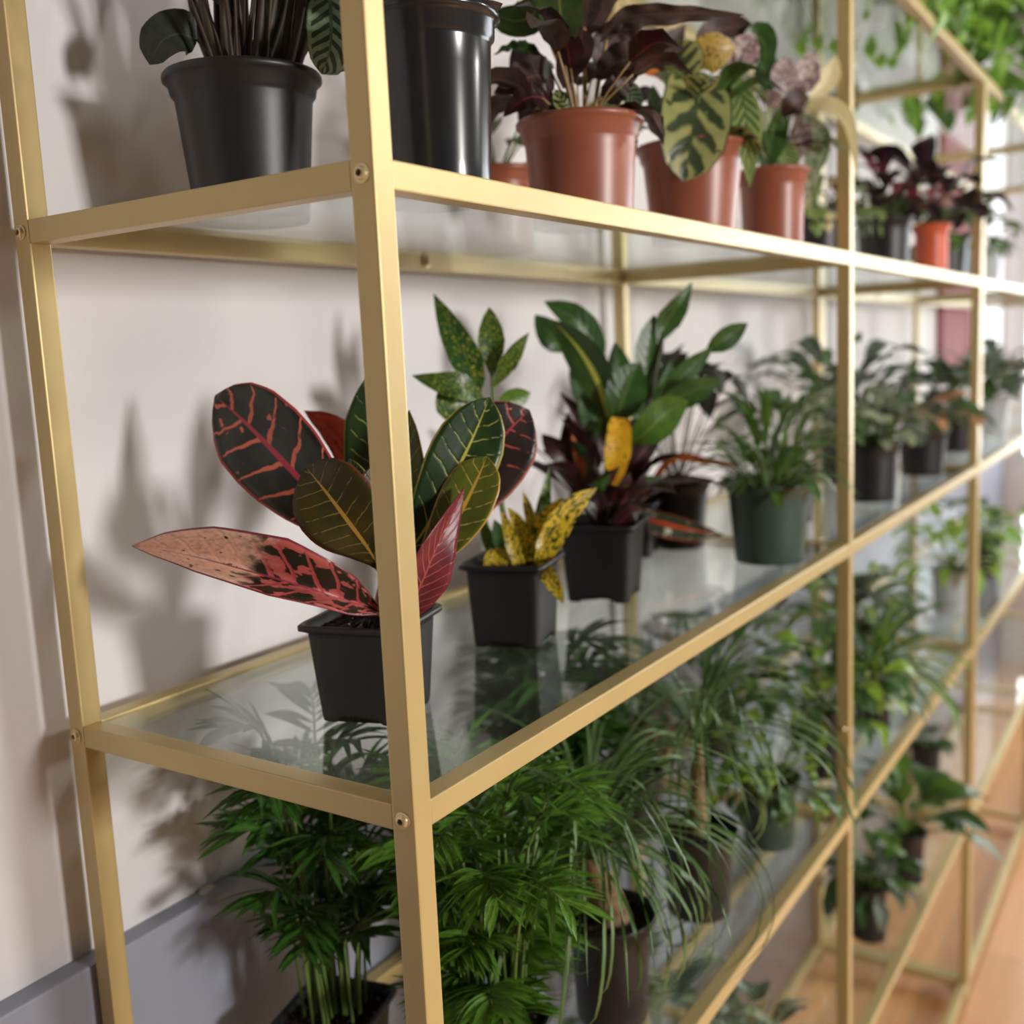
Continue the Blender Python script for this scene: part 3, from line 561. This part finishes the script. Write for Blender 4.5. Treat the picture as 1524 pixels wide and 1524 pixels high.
r = thing('potted_calathea', (.200, .100, GT), 'leafy plant in glossy black round pot beside front post', 'plant')
round_pot(r, .118, .090, .150, 'gloss_pot', n=64, band=.15)
F = Frame(652, 306, 1770)
for i in range(12):
    x = 610 + 84 * (i / 11); tx = 652 + (x - 652) * 2 + rnd.uniform(-20, 20); t = rnd.uniform(-.03, .03)
    F.stem(r, [(x, 45, t), ((x + tx) / 2, -20, t * 1.3), (tx, -90, t * 1.6)], .003, .002, 'brown_stem')
for pts, w, mt in [([(620, 0, .02), (590, -40, .03), (560, -60, .03)], 70, 'maroon_back'), ([(690, -20, .0), (730, -50, .02), (780, -60, .02)], 80, 'glossy_green'), ([(650, -40, 0), (640, -90, .02), (650, -140, .02)], 80, 'maroon_back'),
                   ([(640, 24, .03), (620, 5, .045), (596, 8, .045), (580, 20, .04)], 34, 'maroon_back'), ([(680, 30, .03), (700, 12, .04), (722, 4, .04), (748, -6, .04)], 34, 'brown_wavy')]:
    F.leaf(r, pts, w, mt, .3, .2, 'ellip')

bush(r, .14, 14, (.09, .12), .07, ['glossy_green', 'maroon_back', 'jade_pattern'], 'ovate', (.10, .17), (55, 86), .8, 94, sm='brown_stem', base_r=.025)
r = thing('potted_plant', (.594, .300, GT), 'small plant in brown terracotta pot against wall behind glossy black pot', 'plant')
round_pot(r, .11, .085, .10, 'terra'); bush(r, .092, 20, (.05, .08), .04, ['maroon_back', 'jade_pattern', 'burgundy'], 'ellip', (.03, .07), (10, 80), .9, 41)

r = thing('potted_calathea', (.449, .100, GT), 'calathea with wavy dark maroon-backed leaves in terracotta pot', 'plant')
round_pot(r, .131, .102, .106, 'terra', band=.2)
F = Frame(868, 339, 1437)
for pts, w, mt, ro, kd, wv in [([(812, -10, .0), (790, 20, .02), (762, 26, .02), (733, 15, .01)], 58, 'glossy_green', .2, 'round', 0), ([(826, -50, .02), (832, -10, .04), (834, 25, .04), (831, 55, .03)], 66, 'glossy_green', 0, 'round', 0),
      ([(868, 40, .02), (858, 70, .03), (845, 100, .03), (838, 126, .03)], 50, 'maroon_back', .2, 'ovate', 0), ([(880, -40, .0), (876, -10, .01), (874, 20, .01), (872, 40, .01)], 46, 'brown_wavy', .2, 'ovate', 0),
      ([(893, 62, .0), (930, 22, .02), (1010, 14, .03), (1108, 15, .03)], 34, 'brown_wavy', .5, 'lance', .004), ([(888, 118, .0), (915, 90, .02), (960, 76, .03), (1020, 62, .03)], 56, 'brown_wavy', .35, 'lance', .004),
      ([(825, 120, .0), (800, 108, .02), (770, 115, .03), (735, 132, .03)], 62, 'maroon_back', .2, 'ovate', .002), ([(830, 150, .02), (800, 135, .04), (775, 140, .045), (748, 165, .04)], 44, 'burgundy', .3, 'ovate', .002),
      ([(810, 85, .0), (785, 72, .0), (760, 70, .0), (734, 82, .0)], 24, 'deep_green', .6, 'lance', .002), ([(850, 158, .02), (842, 148, .03), (834, 140, .03), (826, 126, .03)], 34, 'peacock', .3, 'ellip', 0),
      ([(905, 150, -.02), (930, 140, -.02), (945, 150, -.02), (955, 165, -.02)], 34, 'jade_pattern', .4, 'ellip', 0), ([(885, 100, -.02), (905, 70, -.02), (930, 50, -.02), (960, 40, -.02)], 56, 'maroon_back', .3, 'ovate', .002),
      ([(900, 150, .0), (915, 130, .02), (930, 115, .02), (950, 108, .02)], 40, 'brown_wavy', .3, 'ovate', .002), ([(845, 60, -.03), (870, 20, -.04), (900, -10, -.04), (950, -30, -.04)], 80, 'maroon_back', .2, 'ovate', 0)]:
    F.leaf(r, pts, w, mt, ro, .18, kd, nu=22 if wv else 14, wave=wv, wn=5)
bush(r, .097, 14, (.06, .09), .036, ['maroon_back', 'brown_wavy', 'burgundy'], 'ovate', (.03, .08), (10, 80), .9, 90, sm='tan_stem', wave=.002)
for pts in [[(871, 170, .0), (870, 110, .0), (869, 50, .0), (874, 0, 0)], [(884, 170, 0), (893, 110, 0), (902, 60, 0)], [(855, 170, 0), (838, 110, 0), (815, 50, .01), (800, 0, 0)], [(862, 170, .01), (850, 120, .01), (835, 60, .02), (828, 0, .02)], [(890, 168, -.01), (900, 130, -.01), (920, 95, 0)]]:
    F.stem(r, pts, .0026, .0018, 'tan_stem')

r = thing('potted_calathea', (.708, .090, GT), 'calathea with large cream and green peacock-patterned leaf in terracotta pot', 'plant')
round_pot(r, .137, .10, .115, 'terra', band=.18)
F = Frame(1032, 361, 1207)
for pts, w, mt, ro, kd in [([(1040, 100, .03), (1036, 140, .075), (1028, 195, .085), (1017, 254, .08)], 106, 'peacock', -.1, 'round'), ([(1075, 120, .02), (1080, 150, .04), (1074, 190, .045), (1066, 225, .04)], 56, 'deep_green', -.3, 'ovate'),
      ([(1095, 105, .02), (1108, 150, .05), (1114, 200, .055), (1116, 270, .05)], 46, 'pale_fish', .2, 'lance'), ([(1030, 100, .02), (1045, 78, .04), (1068, 66, .045), (1095, 62, .04)], 56, 'tan_leaf', .2, 'ellip'),
      ([(1090, 110, .0), (1100, 85, .02), (1112, 65, .02), (1122, 46, .02)], 50, 'pink_cream', .1, 'ellip'), ([(990, 110, .03), (970, 98, .04), (950, 92, .045), (925, 98, .04)], 22, 'orange_leaf', .4, 'lance'),
      ([(1040, 90, -.02), (1060, 60, -.03), (1090, 45, -.03), (1130, 50, -.03)], 50, 'maroon_back', .2, 'ovate'), ([(1110, 80, -.03), (1130, 60, -.03), (1140, 80, -.03), (1142, 110, -.03)], 46, 'deep_green', .2, 'ovate'),
      ([(1000, 210, .02), (985, 180, .03), (975, 150, .03), (972, 120, .03)], 30, 'jade_pattern', .2, 'ellip'), ([(1080, 225, .04), (1085, 205, .05), (1084, 190, .05), (1082, 175, .05)], 26, 'orange_leaf', .2, 'ellip'),
      ([(1060, 110, -.02), (1075, 85, -.02), (1090, 90, -.02), (1100, 110, -.02)], 50, 'jade_pattern', .2, 'ellip'), ([(1010, 130, -.02), (995, 100, -.02), (1000, 70, -.02), (1020, 40, -.02)], 54, 'maroon_back', .2, 'ovate')]:
    F.leaf(r, pts, w, mt, ro, .16, kd, nu=16, stalk=[(1040, 235, .0), ((1040 + pts[0][0]) / 2, (200 + pts[0][1]) / 2, .0), pts[0]], sm='stem')

bush(r, .105, 14, (.06, .085), .04, ['maroon_back', 'peacock', 'deep_green', 'pale_fish'], 'ovate', (.03, .08), (15, 85), .9, 91)
r = thing('potted_plant', (.951, .075, GT), 'plant with pink and cream mottled leaves in small terracotta pot', 'plant')
round_pot(r, .105, .082, .112, 'terra', band=.18)
F = Frame(1150, 376, 1052)
for pts, w, mt, ro, kd in [([(1160, 160, .0), (1150, 190, .03), (1144, 220, .04), (1138, 265, .035)], 46, 'deep_green', .1, 'ovate'), ([(1196, 165, .02), (1225, 148, .04), (1262, 170, .05), (1277, 262, .045)], 24, 'cream_leaf', .3, 'lance'),
      ([(1180, 140, 0), (1195, 120, .01), (1205, 95, .01), (1212, 75, .01)], 44, 'pink_cream', .2, 'ellip'), ([(1170, 150, .01), (1165, 120, .02), (1168, 100, .02), (1172, 80, .02)], 44, 'pink_cream', .2, 'ellip'),
      ([(1185, 170, .02), (1192, 190, .04), (1190, 210, .04), (1185, 235, .04)], 36, 'pink_cream', .2, 'ellip'), ([(1200, 170, .0), (1215, 190, .02), (1222, 215, .02), (1222, 250, .02)], 32, 'white_green', .2, 'ellip'),
      ([(1165, 170, .03), (1178, 150, .05), (1188, 140, .05), (1204, 136, .05)], 40, 'maroon_back', .2, 'ellip'), ([(1150, 160, -.02), (1140, 130, -.02), (1142, 100, -.02), (1150, 70, -.02)], 46, 'deep_green', .2, 'ovate'),
      ([(1205, 150, -.02), (1225, 130, -.02), (1238, 110, -.02), (1245, 85, -.02)], 34, 'cream_leaf', .2, 'ellip'), ([(1210, 180, .02), (1212, 215, .03), (1208, 260, .03), (1205, 300, .03)], 26, 'white_green', .2, 'lance'),
      ([(1165, 190, .02), (1170, 215, .04), (1176, 235, .04), (1180, 255, .04)], 30, 'pale_fish', .2, 'ellip'), ([(1130, 190, .0), (1122, 210, .02), (1118, 235, .02), (1114, 262, .02)], 30, 'white_green', .2, 'lance')]:
    F.leaf(r, pts, w, mt, ro, .16, kd, nu=14, stalk=[(1160, 272, .0), ((1160 + pts[0][0]) / 2, 215, .0), pts[0]], sm='stem')
bush(r, .105, 16, (.04, .06), .03, ['pink_cream', 'maroon_back', 'white_green'], 'ellip', (.05, .10), (40, 88), .9, 43)
r = thing('potted_plant', (1.47, .17, GT), 'white and green mottled plant in dark pot behind middle post on upper shelf', 'plant')
round_pot(r, .11, .085, .11, 'black_pot'); bush(r, .10, 28, (.06, .09), .03, ['white_green', 'pale_fish', 'cream_leaf'], 'ellip', (.03, .09), (5, 85), 1.1, 44)
r = thing('potted_plant', (1.79, .13, GT), 'dusky rose leaved plant in black pot on upper shelf', 'plant')
round_pot(r, .12, .095, .12, 'black_pot'); bush(r, .11, 26, (.07, .10), .05, ['rose_leaf', 'dark_maroon', 'dark_maroon'], 'ellip', (.05, .11), (25, 85), .9, 45)
r = thing('potted_plant', (2.02, .085, GT), 'near-black maroon plant in bright orange pot on upper shelf', 'plant')
round_pot(r, .085, .07, .12, 'orange_pot'); bush(r, .11, 34, (.08, .12), .06, ['dark_maroon'], 'ellip', (.05, .11), (20, 85), .9, 46)
r = thing('potted_plant', (2.02, .28, GT), 'pale pot with dark foliage behind orange pot', 'plant')
round_pot(r, .11, .09, .12, 'grey_pot'); bush(r, .11, 18, (.07, .11), .05, ['dark_maroon', 'rose_leaf'], 'ellip', (.04, .10), (20, 85), .9, 47)
r = thing('potted_plant', (2.34, .12, GT), 'dusty green trailing plant in black pot on next unit upper shelf', 'plant')
round_pot(r, .13, .1, .12, 'black_pot'); bush(r, .11, 34, (.06, .10), .04, ['dusky', 'mid_green', 'fine_green'], 'ellip', (.04, .12), (-10, 80), 1.1, 48)
r = thing('potted_plant', (2.85, .12, GT), 'dusty green plant in pale grey pot on next unit upper shelf', 'plant')
round_pot(r, .13, .1, .13, 'grey_pot'); bush(r, .12, 22, (.06, .10), .04, ['dusky', 'fine_green'], 'ellip', (.04, .10), (10, 80), 1.0, 49)

# ------------------------------------------------------------------ top of the unit: bright ferns
for x, y, lb, sd, n_ in [(1.60, .13, 'bright lime fern spilling over the unit top beside the middle post', 51, 70), (2.02, .16, 'bright lime fern spilling over the unit top beside its end post', 52, 70), (2.48, .14, 'bright lime fern spilling over the top of the next unit', 53, 60)]:
    r = thing('potted_fern', (x, y, GP), lb, 'plant', 'lime ferns on top of the units'); round_pot(r, .14, .1, .12, 'grey_pot')
    bush(r, .11, n_ + 40, (.10, .16), .066, ['bright_fern', 'bright_fern', 'mid_green'], 'lance', (.06, .14), (-25, 75), 1.3, sd, base_r=.03)

# ------------------------------------------------------------------ lower shelf
r = thing('potted_palm', (.195, .285, GL), 'parlour palm with bare bundled stems in square black pot near back post', 'plant', 'parlour palms on the lower shelf')
square_pot(r, .102, .076, .092, 'black_pot', YAW); palm(r, .083, 34, .30, 61, base_r=.032, lean=(.0, .13), start=.5, ll=.052, lw=.0085, low=.36)
r = thing('potted_palm', (.250, .122, GL), 'dense bright parlour palm bushing out behind the front post', 'plant', 'parlour palms on the lower shelf')
square_pot(r, .102, .076, .092, 'black_pot', YAW); palm(r, .083, 70, .275, 62, base_r=.032, ll=.050, lw=.0080, lean=(.02, .22), start=.5, low=.2, mats=('palm_bright', 'stem'))
def ponytail(loc, label, rim, h, trunk, tr, n, L, sd):
    r = thing('ponytail_palm', loc, label, 'plant', 'ponytail palms on the lower shelf'); round_pot(r, rim, rim * .74, h, 'black_pot', fill=.9)
    b = MB(); sp = catmull(trunk, 10); b.tube(trunk[:2], tr, tr * .8, 5, 14); b.tube(trunk[1:], tr * .8, tr * .42, 6, 14)
    link('trunk', b.mesh('trunk', ['bark']), None, r)
    strands(r, trunk[-1], n, L, .0048, ['pony_leaf', 'pony_leaf', 'palm_leaf'], (12, 89), sd, 3.0)
ponytail((.446, .095, GL), 'ponytail palm with thick pale trunk and long trailing leaves', .108, .125, [V((.004, -.004, .105)), V((-.004, .003, .150)), V((-.018, .012, .198))], .0235, 190, .31, 71)
ponytail((.706, .100, GL), 'ponytail palm with slim pale trunk and arching leaves', .112, .118, [V((.0, 0, .10)), V((.002, -.002, .16)), V((.004, -.004, .235))], .014, 110, .28, 72)
r = thing('potted_palm', (.60, .265, GL), 'dark leafy palm against the wall behind the two ponytail palms', 'plant', 'parlour palms on the lower shelf')
round_pot(r, .105, .08, .105, 'black_pot'); palm(r, .095, 40, .27, 63, base_r=.03, ll=.07, lw=.013, lean=(.02, .2), start=.45, low=.3)
r = thing('potted_plant', (.939, .084, GL), 'yellow-green trailing plant in dark green pot past the ponytail palms', 'plant')
round_pot(r, .098, .075, .105, 'green_pot'); bush(r, .095, 48, (.04, .06), .024, ['lime_leaf', 'fine_green', 'mid_green'], 'ellip', (.02, .10), (-25, 80), 1.1, 73, base_r=.03)
r = thing('potted_plant', (.88, .285, GL), 'dark striped-leaf plant in black pot against wall below crotons', 'plant')
round_pot(r, .11, .085, .11, 'black_pot'); bush(r, .10, 40, (.09, .13), .04, ['jade_pattern', 'deep_green', 'rose_leaf'], 'lance', (.05, .13), (30, 85), .9, 74)
r = thing('potted_plant', (1.235, .089, GL), 'leafy green plant in tall black pot behind middle post', 'plant')
round_pot(r, .084, .066, .120, 'black_pot'); bush(r, .11, 64, (.05, .08), .034, ['fine_green', 'deep_green', 'lime_leaf'], 'ellip', (.03, .11), (0, 85), 1.0, 75, base_r=.02)
r = thing('potted_plant', (1.25, .30, GL), 'dark leafy plant in black pot at the wall past the middle post', 'plant')
round_pot(r, .10, .08, .11, 'black_pot'); bush(r, .10, 44, (.07, .10), .038, ['deep_green', 'fine_green'], 'ellip', (.05, .13), (20, 85), .9, 76)
r = thing('spider_plant', (1.496, .073, GL), 'spider plant with pale striped arching leaves in black pot', 'plant')
round_pot(r, .086, .066, .125, 'black_pot'); strands(r, (0, 0, .115), 90, .22, .013, ['spider_leaf', 'lime_leaf', 'fine_green'], (10, 85), 77, 1.7)
r = thing('potted_plant', (1.80, .20, GL), 'bushy pale green plant in black pot behind spider plant', 'plant')
round_pot(r, .11, .085, .12, 'black_pot'); bush(r, .11, 64, (.08, .13), .036, ['spider_leaf', 'fine_green', 'dusky'], 'lance', (.05, .14), (10, 85), 1.0, 78)
r = thing('potted_plant', (2.50, .12, GL), 'bright yellow-green plant on next unit below the bluish green one', 'plant')
round_pot(r, .12, .09, .12, 'grey_pot'); bush(r, .11, 44, (.08, .13), .035, ['bright_fern', 'lime_leaf'], 'lance', (.06, .16), (10, 85), 1.0, 79)
r = thing('potted_plant', (3.00, .12, GL), 'bright green plant in black pot on next unit lower shelf', 'plant')
round_pot(r, .12, .09, .12, 'black_pot'); bush(r, .11, 34, (.08, .13), .035, ['bright_fern', 'fine_green'], 'lance', (.06, .16), (10, 85), 1.0, 80)

# ------------------------------------------------------------------ bottom shelves
r = thing('potted_calathea', (.80, .20, GB), 'dusty green striped-leaf calathea below ponytail palms, nearer the wall', 'plant')
round_pot(r, .11, .085, .11, 'black_pot'); bush(r, .10, 30, (.08, .12), .045, ['jade_pattern', 'white_green'], 'ellip', (.08, .16), (25, 85), .9, 81)
r = thing('potted_calathea', (.845, .085, GB), 'pale striped-leaf calathea behind the lowest visible front rail', 'plant')
round_pot(r, .10, .08, .10, 'black_pot'); bush(r, .09, 24, (.06, .09), .04, ['jade_pattern', 'white_green', 'cream_leaf'], 'ellip', (.05, .11), (20, 85), .9, 82)
r = thing('potted_plant', (1.50, .08, GB), 'mixed green plant in squat brown-black pot on bottom glass', 'plant')
round_pot(r, .082, .066, .115, 'black_pot'); bush(r, .105, 44, (.05, .08), .036, ['deep_green', 'mid_green', 'dusky', 'deep_green'], 'ellip', (.02, .08), (0, 80), 1.0, 83)
r = thing('potted_plant', (1.772, .07, GB), 'plant with broad upright fresh green leaves in black pot on bottom glass', 'plant')
round_pot(r, .092, .072, .115, 'black_pot'); bush(r, .105, 30, (.10, .14), .06, ['palm_leaf', 'mid_green', 'deep_green'], 'ellip', (.03, .10), (15, 80), .7, 84)
r = thing('potted_plant', (2.35, .15, GB), 'small leafy plant in black pot on next unit bottom glass', 'plant')
round_pot(r, .09, .07, .10, 'black_pot'); bush(r, .09, 18, (.05, .08), .03, ['deep_green', 'dusky'], 'ellip', (.02, .06), (10, 80), 1.0, 85)
